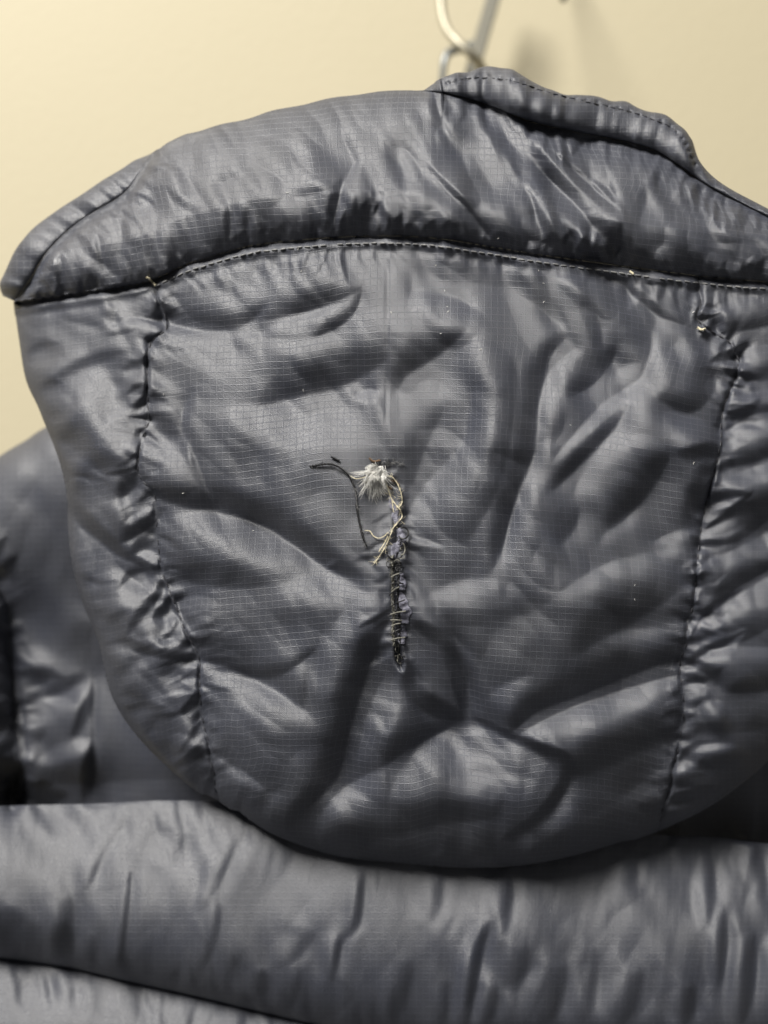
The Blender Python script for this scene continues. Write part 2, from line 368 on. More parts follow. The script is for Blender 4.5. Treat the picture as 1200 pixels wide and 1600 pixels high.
paint(G, gathers(np.vstack([BOTTOM_EDGE, BOTTOM_RIGHT]), -1, 40, (24, 70), .3, .3, 687, (6, 12), start=10), 2.4, .2)
TEAR = catmull([(590, 722), (606, 750), (615, 790), (621, 830), (618, 880), (614, 930), (618, 985), (622, 1036)], 6)
paint(G, gathers(TEAR, 1, 11, (12, 44), .25, .6, 691, (2.2, 5), start=5), 2.6, .2)
paint(G, gathers(TEAR, -1, 11, (12, 44), .25, .6, 695, (2.2, 5), start=5), 2.6, .2)
paint(G, gathers(BIND_VALLEY, 1, 11, (12, 40), .5, .7, 661, (2.5, 5)), 2.6, .2)
paint(G, gathers(HEM_LOW[:80], 1, 12, (14, 40), .3, .7, 671, (2.5, 6)), 2.6, .2)
G *= 1 + 0.15 * noise(50, 6) + 0.05 * noise(22, 7)
G = np.where(G < 0, -0.95 * np.tanh(-G * 1.3 / 0.95), 1.3 * np.tanh(G * 1.4 / 1.3))
G += 0.05 * noise(60, 3) * (1 + above) + 0.012 * noise(16, 4)
FRONT += solve_relief(G)
# small direct dents: the slit of the tear, thin fold along the middle
HST = [([(590, 722), (606, 750), (615, 790), (621, 830), (618, 880), (614, 930), (618, 985), (622, 1032)], (4, 4), -5),
       ([(621, 1006), (624, 1034), (628, 1048)], 5, -20), ([(616, 905), (630, 960), (628, 1005)], 6, -3),
       ([(588, 752), (590, 800), (594, 835)], 17, -8), ([(606, 378), (606, 480), (604, 620), (602, 715)], (2.5, 4), -1.6)]
paint(FRONT, HST, 2.0)
# crisp creases: folded, not rounded
side = np.clip(np.maximum(dL, -dR) / 40.0, 0, 1) if False else 0
c1 = np.abs(noise(95, 8, 1.0, 0.55, 0.9)); c2 = np.abs(noise(60, 9, 0.6, 1.3, -0.5)); c3 = np.abs(noise(42, 10, 1.0, 0.6, 0.3))
patchy = sstep(noise(150, 15), -0.6, 1.2)
FRONT += np.where(above, 1.6 * c2 + 0.5 * c3 * patchy, 1.2 * c1 + 0.8 * c2 * patchy)

# ------------------------------------------------------------------ relief of the jacket back (behind the hood)
BAF_TOP = catmull([(-240, 1270), (-100, 1264), (36, 1258), (142, 1256), (240, 1251), (342, 1252), (600, 1262), (900, 1290), (1030, 1305), (1120, 1308), (1200, 1318), (1440, 1335)], 6)
BAF_MID = catmull([(-240, 1470), (-100, 1484), (0, 1497), (100, 1511), (200, 1534), (300, 1556), (400, 1580), (500, 1603), (650, 1634), (900, 1660), (1200, 1672), (1440, 1676)], 6)
BAF_BOT = BAF_MID + np.array([0, 250.0])
YOKE_TOP = catmull([(-130, 800), (0, 712), (40, 688), (78, 664), (200, 610), (600, 560), (1000, 610), (1300, 720)], 6)
SLEEVE_SEAM = catmull([(-130, 800), (-40, 900), (0, 975), (16, 1030), (30, 1130), (34, 1200), (20, 1262)], 6)
BACK = np.zeros((NY, NX), np.float64)
pucker(BACK, BAF_TOP, 3.0, 40, 9, 81, groove=0)
pucker(BACK, BAF_MID, 4.0, 50, 9, 91, groove=0, skew=.2)
pucker(BACK, SLEEVE_SEAM, 9.0, 38, 8, 101, groove=10, gw=8)
G2 = np.zeros((NY, NX), np.float32)
paint(G2, [
    ([(120, 970), (140, 1020), (152, 1060)], 22, -.5), ([(28, 1092), (80, 1082), (132, 1054)], 11, -.8), ([(48, 1122), (100, 1098), (146, 1070)], 14, .8),
    ([(114, 1152), (132, 1110), (146, 1066)], 9, -.9), ([(34, 1152), (68, 1140)], 14, -.8), ([(62, 1192), (110, 1172), (142, 1158)], 13, .8),
    ([(38, 1236), (86, 1240)], 14, -1.2), ([(142, 1165), (132, 1250)], 8, -.9), ([(20, 800), (60, 900), (80, 980)], 40, -.1), ([(50, 740), (20, 780)], 20, -.2),
    ([(0, 900), (60, 960)], 30, -.3), ([(30, 1020), (90, 1030)], 16, .3),
    ([(90, 1440), (104, 1500)], 16, -.5), ([(0, 1420), (40, 1490)], 24, -.5), ([(60, 1280), (110, 1300)], 16, .2),
])
BST = [([(200, 1272), (156, 1340), (134, 1392)], 8, -9), ([(206, 1360), (196, 1425), (188, 1512)], (5, 7), -11), ([(386, 1292), (350, 1350), (330, 1402)], 9, -8),
       ([(346, 1412), (332, 1470), (318, 1512)], 7, -7), ([(568, 1366), (556, 1440), (530, 1472), (520, 1534)], 7, -13), ([(492, 1458), (434, 1512)], 11, -7),
       ([(411, 1515), (410, 1556)], 9, -12), ([(300, 1300), (270, 1350)], 12, -5), ([(110, 1400), (95, 1500)], 13, -10), ([(60, 1440), (56, 1500)], 10, -8),
       ([(145, 1460), (140, 1530)], 9, -9), ([(766, 1438), (742, 1510), (730, 1605)], (8, 7), -19), ([(796, 1356), (786, 1462)], 9, -8), ([(776, 1540), (760, 1600)], 9, -13),
       ([(824, 1478), (800, 1552)], 13, -9), ([(884, 1508), (850, 1602)], 15, -13), ([(1002, 1518), (970, 1602)], 13, -13), ([(1082, 1540), (1070, 1602)], 10, -16),
       ([(1111, 1335), (1109, 1452)], 7, -10), ([(1132, 1418), (1125, 1545)], 7, -14), ([(1178, 1460), (1160, 1602)], 10, -19), ([(930, 1480), (910, 1600)], 12, -8),
       ([(690, 1370), (675, 1440)], 10, -6), ([(640, 1500), (625, 1590)], 12, -7), ([(980, 1330), (990, 1380)], 10, -6), ([(700, 1530), (690, 1600)], 9, -7),
       ([(143, 1040), (144, 1140), (142, 1258)], (3, 4), -10), ([(1180, 1322), (1196, 1400)], 8, -9)]
for pts, w, v in BST:
    wl, wr = w if isinstance(w, tuple) else (w, w)
    k = -v / 12.0
    paint(G2, [(pts, (wl * 1.3, wr * 1.6), -.55 * k)], 1.8, .15, True)
    paint(G2, [([(x - 2.3 * wl, y + 3) for x, y in pts], wl * 1.6, .42 * k), ([(x + 2.3 * wr, y - 3) for x, y in pts], wr * 1.2, .22 * k)], 2.2, .2)
paint(G2, gathers(BAF_MID, -1, 15, (30, 90), -.3, .2, 701, (4, 9)), 2.4, .2)
paint(G2, gathers(BAF_TOP, 1, 18, (24, 70), .3, .16, 711, (4, 9)), 2.4, .2)
paint(G2, gathers(BAF_MID, 1, 18, (24, 70), .2, .18, 721, (4, 9)), 2.4, .2)
paint(G2, gathers(SLEEVE_SEAM, 1, 13, (20, 60), .3, .9, 731, (5, 10)), 2.4, .2)
paint(G2, gathers(SLEEVE_SEAM, -1, 13, (20, 60), .3, .9, 741, (5, 10)), 2.4, .2)
G2 *= 1.2
BACK += solve_relief(np.where(G2 < 0, -0.85 * np.tanh(-G2 * 1.15 / 0.85), G2))
BACK += 4.0 * noise(170, 12, 0.8, 1.2, 0.5) + 1.0 * np.abs(noise(110, 14, 0.6, 1.3, 0.35)) + 0.25 * noise(40, 13, 0.5, 1.8, 0.2)

# ------------------------------------------------------------------ materials
def node_mat(name):
    m = bpy.data.materials.new(name)
    m.use_nodes = True
    nt = m.node_tree
    b = nt.nodes['Principled BSDF']
    return m, nt, b

def ripstop(name, base, rough, line=1.0, weave=1.0):
    m, nt, b = node_mat(name)
    N = nt.nodes.new; L = nt.links.new
    def math_(op, a, bb=None, cc=None):
        n = N('ShaderNodeMath'); n.operation = op
        for i, v in enumerate((a, bb, cc)):
            if v is None: continue
            if isinstance(v, (int, float)): n.inputs[i].default_value = v
            else: L(v, n.inputs[i])
        return n.outputs[0]
    uv = N('ShaderNodeUVMap'); uv.uv_map = 'cloth'
    sep = N('ShaderNodeSeparateXYZ'); L(uv.outputs[0], sep.inputs[0])
    wob = N('ShaderNodeTexNoise'); wob.inputs['Scale'].default_value = 0.9; wob.inputs['Detail'].default_value = 2; L(uv.outputs[0], wob.inputs['Vector'])
    wsep = N('ShaderNodeSeparateXYZ'); L(wob.outputs['Color'], wsep.inputs[0])
    def thread(c, w, width):
        t = math_('MULTIPLY_ADD', math_('SUBTRACT', w, 0.5), 0.10, c)
        f = math_('FRACT', t)
        d = math_('ABSOLUTE', math_('SUBTRACT', f, 0.5))
        mr = N('ShaderNodeMapRange'); mr.interpolation_type = 'SMOOTHSTEP'
        L(d, mr.inputs[0]); mr.inputs[1].default_value = 0.0; mr.inputs[2].default_value = width; mr.inputs[3].default_value = 1; mr.inputs[4].default_value = 0
        return mr.outputs[0]
    tx = thread(sep.outputs[0], wsep.outputs[0], 0.085)
    ty = thread(sep.outputs[1], wsep.outputs[1], 0.085)
    # over-under beads along each thread
    def beads(c, k, ph):
        s = math_('SINE', math_('MULTIPLY_ADD', c, k * 6.2832, ph))
        return math_('MULTIPLY_ADD', s, 0.5, 0.5)
    bx = beads(sep.outputs[1], 5.0, 0.0); by = beads(sep.outputs[0], 5.0, 1.0)
    patch = N('ShaderNodeTexNoise'); patch.inputs['Scale'].default_value = 0.22; patch.inputs['Detail'].default_value = 3; L(uv.outputs[0], patch.inputs['Vector'])
    pm = N('ShaderNodeMapRange'); L(patch.outputs[0], pm.inputs[0]); pm.inputs[1].default_value = .32; pm.inputs[2].default_value = .66; pm.inputs[3].default_value = .75; pm.inputs[4].default_value = 1.0
    lx = math_('MULTIPLY', math_('MULTIPLY', tx, math_('MULTIPLY_ADD', bx, .8, .2)), math_('MULTIPLY', pm.outputs[0], 1.0))
    ly = math_('MULTIPLY', math_('MULTIPLY', ty, math_('MULTIPLY_ADD', by, .4, .6)), pm.outputs[0])
    ln = math_('MAXIMUM', lx, ly)
    # plain weave between the threads (twill-like diagonal)
    dg = math_('SINE', math_('MULTIPLY', math_('ADD', sep.outputs[0], math_('MULTIPLY', sep.outputs[1], 0.8)), 6.2832 * 4.0))
    fine = N('ShaderNodeTexNoise'); fine.inputs['Scale'].default_value = 5.0; fine.inputs['Detail'].default_value = 2; L(uv.outputs[0], fine.inputs['Vector'])
    wv = math_('ADD', math_('MULTIPLY', dg, 0.35), math_('MULTIPLY', math_('SUBTRACT', fine.outputs[0], .5), 2.0))
    hgt = math_('ADD', math_('MULTIPLY', ln, 0.8 * line), math_('MULTIPLY', wv, 0.6 * weave))
    bump = N('ShaderNodeBump'); bump.inputs['Strength'].default_value = 0.55; bump.inputs['Distance'].default_value = 0.00022
    L(hgt, bump.inputs['Height'])
    L(bump.outputs[0], b.inputs['Normal'])
    mix = N('ShaderNodeMix'); mix.data_type = 'RGBA'
    mix.inputs['A'].default_value = (*base, 1); mix.inputs['B'].default_value = (base[0] * 2.9 + .012, base[1] * 2.8 + .012, base[2] * 2.5 + .012, 1)
    L(math_('MULTIPLY', ln, 0.62 * line), mix.inputs['Factor'])
    val = N('ShaderNodeMix'); val.data_type = 'RGBA'; val.blend_type = 'MULTIPLY'; val.inputs['Factor'].default_value = 1
    L(mix.outputs['Result'], val.inputs['A'])
    g = math_('MULTIPLY_ADD', wv, 0.75 * weave, 1.0)
    cmb = N('ShaderNodeCombineColor'); L(g, cmb.inputs[0]); L(g, cmb.inputs[1]); L(g, cmb.inputs[2])
    L(cmb.outputs[0], val.inputs['B'])
    L(val.outputs['Result'], b.inputs['Base Color'])
    wr = N('ShaderNodeTexNoise'); wr.inputs['Scale'].default_value = 0.06; wr.inputs['Detail'].default_value = 5; wr.inputs['Roughness'].default_value = 0.65; L(uv.outputs[0], wr.inputs['Vector'])
    rr = N('ShaderNodeMapRange'); L(wr.outputs[0], rr.inputs[0]); rr.inputs[1].default_value = .3; rr.inputs[2].default_value = .7; rr.inputs[3].default_value = rough - .07; rr.inputs[4].default_value = rough + .07
    L(rr.outputs[0], b.inputs['Roughness'])
    wm = N('ShaderNodeMix'); wm.data_type = 'RGBA'; wm.blend_type = 'MULTIPLY'; wm.inputs['Factor'].default_value = 1
    rc = N('ShaderNodeValToRGB'); L(wr.outputs[0], rc.inputs[0]); rc.color_ramp.elements[0].position = .3; rc.color_ramp.elements[1].position = .7
    rc.color_ramp.elements[0].color = (.80, .82, .90, 1); rc.color_ramp.elements[1].color = (1.0, .98, .94, 1)
    L(val.outputs['Result'], wm.inputs['A']); L(rc.outputs[0], wm.inputs['B']); L(wm.outputs['Result'], b.inputs['Base Color'])
    b.inputs['Specular IOR Level'].default_value = 0.8
    b.inputs['IOR'].default_value = 1.62
    b.inputs['Sheen Weight'].default_value = 0.0
    b.inputs['Sheen Roughness'].default_value = 0.4
    return m

def fibre_mat(name, base, rough=0.6, sub=0.0):
    m, nt, b = node_mat(name)
    n = nt.nodes.new('ShaderNodeTexNoise'); n.inputs['Scale'].default_value = 2500; n.inputs['Detail'].default_value = 2
    tc = nt.nodes.new('ShaderNodeTexCoord'); nt.links.new(tc.outputs['Object'], n.inputs['Vector'])
    r = nt.nodes.new('ShaderNodeValToRGB')
    r.color_ramp.elements[0].position = .3; r.color_ramp.elements[1].position = .7
    r.color_ramp.elements[0].color = (*[c * .6 for c in base], 1); r.color_ramp.elements[1].color = (*[min(1, c * 1.3) for c in base], 1)
    nt.links.new(n.outputs[0], r.inputs[0]); nt.links.new(r.outputs[0], b.inputs['Base Color'])
    b.inputs['Roughness'].default_value = rough
    return m

BASE = (0.042, 0.046, 0.0615)
M_HOOD = ripstop('ripstop_nylon', BASE, 0.55)
M_SIDE = ripstop('ripstop_nylon_side', BASE, 0.55, line=0.6)
M_BACK = ripstop('ripstop_nylon_back', BASE, 0.55, line=0.5)
M_GREY = fibre_mat('grey_thread', (0.19, 0.19, 0.19))
M_DARK = fibre_mat('dark_thread', (0.035, 0.035, 0.042))
M_BLACK = fibre_mat('black_thread', (0.012, 0.012, 0.014), 0.5)
M_CREAM = fibre_mat('cream_thread', (0.68, 0.62, 0.45))
M_OLIVE = fibre_mat('olive_grey_cord', (0.17, 0.165, 0.14))
M_LILAC = fibre_mat('lilac_lining', (0.17, 0.17, 0.215))
M_DOWN = fibre_mat('white_down', (0.92, 0.89, 0.78), 0.8)
M_BROWN = fibre_mat('brown_thread', (0.16, 0.10, 0.06))

def wall_mat():
    m, nt, b = node_mat('cream_wall_paint')
    N = nt.nodes.new; L = nt.links.new
    tc = N('ShaderNodeTexCoord')
    n = N('ShaderNodeTexNoise'); n.inputs['Scale'].default_value = 6; n.inputs['Detail'].default_value = 3; L(tc.outputs['Object'], n.inputs['Vector'])
    r = N('ShaderNodeValToRGB'); r.color_ramp.elements[0].color = (.49, .438, .305, 1); r.color_ramp.elements[1].color = (.515, .46, .325, 1)
    L(n.outputs[0], r.inputs[0]); L(r.outputs[0], b.inputs['Base Color'])
    n2 = N('ShaderNodeTexNoise'); n2.inputs['Scale'].default_value = 260; n2.inputs['Detail'].default_value = 3; L(tc.outputs['Object'], n2.inputs['Vector'])
    bp = N('ShaderNodeBump'); bp.inputs['Strength'].default_value = .2; bp.inputs['Distance'].default_value = .001; L(n2.outputs[0], bp.inputs['Height']); L(bp.outputs[0], b.inputs['Normal'])
    b.inputs['Roughness'].default_value = .6
    return m
def metal_mat(name, base, rough):
    m, nt, b = node_mat(name)
    n = nt.nodes.new('ShaderNodeTexNoise'); n.inputs['Scale'].default_value = 90
    r = nt.nodes.new('ShaderNodeMapRange'); r.inputs[3].default_value = rough * .8; r.inputs[4].default_value = rough * 1.3
    nt.links.new(n.outputs[0], r.inputs[0]); nt.links.new(r.outputs[0], b.inputs['Roughness'])
    b.inputs['Base Color'].default_value = (*base, 1); b.inputs['Metallic'].default_value = 1
    return m
M_WALL = wall_mat()
M_STRIP = fibre_mat('cream_painted_strip', (.24, .23, .19), .4)
M_STEEL = metal_mat('brushed_steel', (.50, .47, .38), .55)
M_IRON = metal_mat('dark_steel', (.30, .32, .33), .5)

# ------------------------------------------------------------------ mesh builders
def mesh_from(name, verts, faces, mat, uv=None, smooth=True):
    me = bpy.data.meshes.new(name)
    verts = np.ascontiguousarray(verts, np.float32); faces = np.ascontiguousarray(faces, np.int32)
    n, k = faces.shape
    me.vertices.add(len(verts)); me.vertices.foreach_set('co', verts.ravel())
    me.loops.add(n * k); me.loops.foreach_set('vertex_index', faces.ravel())
    me.polygons.add(n)
    me.polygons.foreach_set('loop_start', np.arange(0, n * k, k, dtype=np.int32))
    me.polygons.foreach_set('loop_total', np.full(n, k, np.int32))
    me.polygons.foreach_set('use_smooth', np.full(n, smooth, bool))
    me.update(calc_edges=True)
    if uv is not None:
        l = me.uv_layers.new(name='cloth')
        l.data.foreach_set('uv', np.ascontiguousarray(uv[faces.ravel()], np.float32).ravel())
    me.materials.append(mat)
    me.validate()
    return me

def coons(Bc, Tc, Lc, Rc):
    """bottom/top curves run over s, left/right over t; same corner points"""
    ns, nt_ = len(Bc), len(Lc)
    s = np.linspace(0, 1, ns)[None, :, None]; t = np.linspace(0, 1, nt_)[:, None, None]
    P = (1 - t) * Bc[None] + t * Tc[None] + (1 - s) * Lc[:, None] + s * Rc[:, None]
    P -= (1 - s) * (1 - t) * Bc[0] + s * (1 - t) * Bc[-1] + (1 - s) * t * Tc[0] + s * t * Tc[-1]
    return P

CELL = 10.6
def patch(name, P, H, mat, parent, skirts=(), depth=150, uvk=0.0, uvc=(620, 0), arc=True):
    """P: grid of unit coordinates [rows(t), cols(s), 2]; H: height toward the viewer at each"""
    nt_, ns = H.shape
    U = P[..., 0].copy(); V = P[..., 1].copy()
    V = V - uvk * (P[..., 0] - uvc[0]) ** 2
    if arc:
        dh = np.diff(H, axis=1); dx = np.abs(np.diff(P[..., 0], axis=1)) + 1e-6
        ex = np.minimum(np.sqrt(dh ** 2 + dx ** 2) - dx, 1.2 * dx); cu = np.concatenate([np.zeros((nt_, 1)), np.cumsum(ex, axis=1)], axis=1)
        cu -= cu[:, ns // 2][:, None]
        for _ in range(40):
            cu[1:-1] = (cu[:-2] + cu[1:-1] * 2 + cu[2:]) / 4
        dv = np.diff(H, axis=0); dy = np.abs(np.diff(P[..., 1], axis=0)) + 1e-6
        ev = np.minimum(np.sqrt(dv ** 2 + dy ** 2) - dy, 1.2 * dy) * np.sign(np.diff(P[..., 1], axis=0)); cv = np.concatenate([np.zeros((1, ns)), np.cumsum(ev, axis=0)], axis=0)
        cv -= cv[nt_ // 2][None]
        for _ in range(40):
            cv[:, 1:-1] = (cv[:, :-2] + cv[:, 1:-1] * 2 + cv[:, 2:]) / 4
        U += 0.45 * cu; V += 0.45 * cv
    X = W(P[..., 0], P[..., 1], H)
    uv = np.stack([U, V], -1) / CELL
    v = X.reshape(-1, 3); uvf = uv.reshape(-1, 2)
    idx = np.arange(nt_ * ns).reshape(nt_, ns)
    # normals toward the camera (-Y)
    f = np.stack([idx[:-1, :-1], idx[:-1, 1:], idx[1:, 1:], idx[1:, :-1]], -1).reshape(-1, 4)
    a, b, c = v[f[:, 0]], v[f[:, 1]], v[f[:, 3]]
    if np.cross(b - a, c - a)[:, 1].sum() > 0:
        f = f[:, ::-1]
    vs = [v]; us = [uvf]; fs = [f]; n = len(v)
    ctr = v.mean(0)
    for e in skirts:
        line = {'b': idx[0], 't': idx[-1], 'l': idx[:, 0], 'r': idx[:, -1]}[e]
        prev = line
        for k in range(1, 4):
            q = v[line].copy()
            q[:, 1] += depth * S * k / 3.0
            w = 0.02 * k * k
            q[:, 0] += (ctr[0] - q[:, 0]) * w; q[:, 2] += (ctr[2] - q[:, 2]) * w
            cur = np.arange(n, n + len(line)); n += len(line)
            vs.append(q); us.append(uvf[line] + k)
            fs.append(np.stack([prev[:-1], prev[1:], cur[1:], cur[:-1]], -1)); prev = cur
    me = mesh_from(name, np.vstack(vs), np.vstack(fs), mat, np.vstack(us))
    return link(bpy.data.objects.new(name, me), parent)

def tubes(paths, radii, sides=5):
    """tubes round 3D polylines -> verts, quads"""
    V, F = [], []; n = 0
    for p, r in zip(paths, radii):
        p = np.asarray(p, float); m = len(p)
        r = np.broadcast_to(np.asarray(r, float), (m,))
        t = np.gradient(p, axis=0); t /= np.linalg.norm(t, axis=1)[:, None] + 1e-12
        ref = np.array([0.3, -1.0, 0.2]); ref /= np.linalg.norm(ref)
        a = np.cross(t, ref); a /= np.linalg.norm(a, axis=1)[:, None] + 1e-9
        b = np.cross(t, a)
        ph = np.linspace(0, 2 * np.pi, sides, endpoint=False)
        ring = p[:, None] + r[:, None, None] * (np.cos(ph)[None, :, None] * a[:, None] + np.sin(ph)[None, :, None] * b[:, None])
        V.append(ring.reshape(-1, 3))
        i = np.arange(m - 1)[:, None] * sides; j = np.arange(sides)[None]; j2 = (j + 1) % sides
        F.append(np.stack([i + j, i + j2, i + sides + j2, i + sides + j], -1).reshape(-1, 4) + n)
        n += m * sides
    return np.vstack(V), np.vstack(F)

def tube_obj(name, paths, radii, mat, parent=None, sides=5):
    v, f = tubes(paths, radii, sides)
    return link(bpy.data.objects.new(name, mesh_from(name, v, f, mat)), parent)

def on_hood(pts, lift):
    p = np.asarray(pts, float)
    l = np.broadcast_to(np.asarray(lift, float), (len(p),))
    return W(p[:, 0], p[:, 1], bil(FRONT, p[:, 0], p[:, 1]) + l)

# ------------------------------------------------------------------ the wall
wv, wf = [], []
nx, nz = 60, 60
xs = np.linspace(-1.2, 1.2, nx); zs = np.linspace(-1.0, 1.2, nz)
XX, ZZ = np.meshgrid(xs, zs)
YY = 0.30 + 0.0012 * np.sin(XX * 5 + 1) * np.sin(ZZ * 4)
ii = np.arange(nx * nz).reshape(nz, nx)
wall = link(bpy.data.objects.new('wall', mesh_from('wall', np.stack([XX, YY, ZZ], -1).reshape(-1, 3),
            np.stack([ii[:-1, :-1], ii[:-1, 1:], ii[1:, 1:], ii[1:, :-1]], -1).reshape(-1, 4), M_WALL)))
wall['kind'] = 'structure'

# ------------------------------------------------------------------ the jacket
jacket = bpy.data.objects.new('puffer_jacket', None)
col.objects.link(jacket)
jacket.location = W(600, 1760, -300)
jacket['label'] = 'dark grey quilted puffer jacket hung up with its torn hood in front'
jacket['category'] = 'jacket'
bpy.context.view_layer.update()

def by_x(curve, n, x0=None, x1=None):
    c = np.asarray(curve, float)
    x = np.linspace(c[0, 0] if x0 is None else x0, c[-1, 0] if x1 is None else x1, n)
    return np.stack([x, np.interp(x, c[:, 0], c[:, 1])], 1)

def part_of(seam, i0, i1):
    return seam[i0:i1]

iL = int(np.argmin(np.hypot(*(TOP_SEAM - (235, 438)).T)))
iR = int(np.argmin(np.hypot(*(TOP_SEAM - (1090, 431)).T)))

# hood, centre panel (rows run from the bottom edge up to the collar seam)
ns, nt_ = 440, 460
P = coons(resample(BOTTOM_EDGE, ns), resample(TOP_SEAM[iL:iR + 1], ns), resample(LEFT_SEAM[::-1], nt_), resample(RIGHT_SEAM[::-1], nt_))
H = bil(FRONT, P[..., 0], P[..., 1])
fade = 0.00016
hood_o = patch('hood_back_panel', P, H, M_HOOD, jacket, skirts='b', uvk=fade)
hood_o['label'] = 'centre panel of the hood with an unravelled vertical tear'

# hood, left side panel
ns, nt_ = 110, 430
Bc = np.linspace(LEFT_EDGE[-1] - (1.2, .5), LEFT_EDGE[-1], ns)
le = LEFT_EDGE[::-1].copy(); le[0] = Bc[0]
P = coons(Bc, resample(TOP_SEAM[np.argmin(np.abs(TOP_SEAM[:, 0] - 21)):iL + 1], ns), resample(le, nt_), resample(LEFT_SEAM[::-1], nt_))
patch('hood_side_panel', P, bil(FRONT, P[..., 0], P[..., 1]), M_SIDE, jacket, skirts='l', uvk=fade)
# hood, right side panel
ns, nt_ = 150, 430
P = coons(resample(BOTTOM_RIGHT, ns), resample(TOP_SEAM[iR:], ns), resample(RIGHT_SEAM[::-1], nt_), resample(RIGHT_EDGE[::-1], nt_))
patch('hood_side_panel', P, bil(FRONT, P[..., 0], P[..., 1]), M_SIDE, jacket, skirts='br', uvk=0.0)

# collar
top_line = np.vstack([BIND_VALLEY, COLLAR_TOP[1:], HEM_LOW[1:]])
ns, nt_ = 640, 130
bt = by_x(TOP_SEAM, ns, 22, 1340); tp = by_x(top_line, ns, 22, 1340)
P = coons(bt, tp, np.linspace(bt[0], tp[0], nt_), np.linspace(bt[-1], tp[-1], nt_))
Hc = bil(FRONT, P[..., 0], P[..., 1])
# rows just on the seam belong to the collar side of the groove
Hc[0] = Hc[1] - 6
xs_ = P[-1, :, 0]
patch('collar', P, Hc, M_HOOD, jacket, skirts='tr', depth=120, uvk=0.00013)

# rolled binding on the left of the collar
def strip(name, inner, outer, ns, nt_, bulge, base_fn, mat, skirts, uvk=0.0, wr=0.0, seed=1):
    a = resample(inner, ns); b = resample(outer, ns)
    t = np.linspace(0, 1, nt_)[:, None, None]
    P = a[None] * (1 - t) + b[None] * t
    tt = np.linspace(0, 1, nt_)[:, None]
    wd = np.hypot(*(b - a).T)[None]
    prof = np.sqrt(np.clip(1 - (2 * tt - 1) ** 2, 0, 1))
    n1 = noise1(ns, 5, seed); n2 = noise1(ns, 12, seed + 1)
    H = base_fn(P) + bulge * wd * prof * (1 + wr * n2[None] * 0.4) + wr * 3.2 * n1[None] * np.sin(np.pi * tt) ** 0.7 * np.where(wd > 8, 1, wd / 8)
    return P, H
def bind_base(P):
    c = collar_base_at(P)
    return c
HB_f = HB.astype(np.float64)
def hb(P): return bil(HB_f, P[..., 0], P[..., 1])
vz = bil(FRONT, *resample(BIND_VALLEY, 180).T)
P, H = strip('', BIND_VALLEY, BIND_OUT, 180, 40, 0.42, lambda P: np.linspace(1, 0, 40)[:, None] * (vz[None] - 6) + np.linspace(0, 1, 40)[:, None] * (vz[None] - 34), M_HOOD, 't', wr=.5, seed=301)
patch('collar_binding', P, H, M_HOOD, jacket, skirts='t', depth=90, arc=False)
# hem band on the right, gathered by its stitching
cut_l = HEM_LOW; cut_t = HEM_TOP
vz2 = bil(FRONT, *resample(cut_l, 420).T)
k = np.linspace(0, 1, 46)[:, None]
P, H = strip('', cut_l, cut_t, 420, 46, 0.50, lambda P: (1 - k) * (vz2[None] + 2) + k * (vz2[None] - 12), M_HOOD, 't', wr=.6, seed=331)
# stitched groove along the band, gathers above it
sd = np.min(np.hypot(P[..., 0][..., None] - HEM_STITCH[None, None, ::2, 0], P[..., 1][..., None] - HEM_STITCH[None, None, ::2, 1]), axis=-1)
H -= 4.5 * np.exp(-(sd / 3.5) ** 2)
gath = noise1(420, 4.0, 371)[None] * np.clip((k - .35) * 2, 0, 1)
H += 2.0 * gath
P[..., 1] += (1.6 * noise1(420, 5, 381)[None] * k ** 2) * np.where((P[..., 0] > 680) & (P[..., 0] < 1090), 1, 0)
hem_o = patch('hem_band', P, H, M_HOOD, jacket, skirts='t', depth=110, arc=False)
HEM_P, HEM_H = P, H

# back of the jacket: yoke, two quilted rolls, sleeve
def back_patch(name, Bc, Tc, Lc, Rc, base, mat=M_BACK, skirts=(), depth=120):
    P = coons(Bc, Tc, Lc, Rc)
    t = np.linspace(0, 1, P.shape[0])[:, None]
    H = base(P, t) + bil(BACK, P[..., 0], P[..., 1])
    return patch(name, P, H, mat, jacket, skirts=skirts, depth=depth)

ns, nt_ = 560, 110
tp = by_x(BAF_TOP, ns, -240, 1440); bt = by_x(BAF_MID, ns, -240, 1440)
def seam_depth(px):
    return -216 - np.abs((px - 700) / 700.0) ** 2 * 50
def roll(amp, p=0.62, tilt=0.0):
    return lambda P, t: seam_depth(P[..., 0]) + amp * np.clip(np.sin(np.pi * np.clip(t, 0, 1) ** 0.62), 0, 1) ** p + tilt * (t - .5)
back_patch('quilted_roll', bt, tp, np.linspace(bt[0], tp[0], nt_), np.linspace(bt[-1], tp[-1], nt_), roll(92, .85))
b2 = by_x(BAF_BOT, ns, -240, 1440)
back_patch('quilted_roll', b2, bt, np.linspace(b2[0], bt[0], 80), np.linspace(b2[-1], bt[-1], 80), roll(88, .85))
b3 = b2 + np.array([0, 260.0])
back_patch('quilted_roll', b3, b2, np.linspace(b3[0], b2[0], 60), np.linspace(b3[-1], b2[-1], 60), roll(88, .85), skirts='b')
ns, nt_ = 440, 200
bt = by_x(BAF_TOP + np.array([0, 46.0]), ns, 20, 1440)
P_ = resample(YOKE_TOP, ns); right = np.linspace(bt[-1], P_[-1], nt_)
def yoke_h(P, t):
    h = -275 - np.clip((330 - P[..., 0]) / 330.0, 0, 2) ** 1.5 * 55
    h = h - 60 * np.exp(-(t * 9.0) ** 2) - 100 * sstep(P[..., 1], 680, 1080) * sstep(P[..., 0], 420, 120) + rolloff((1 - t) * 560, 110)
    return h
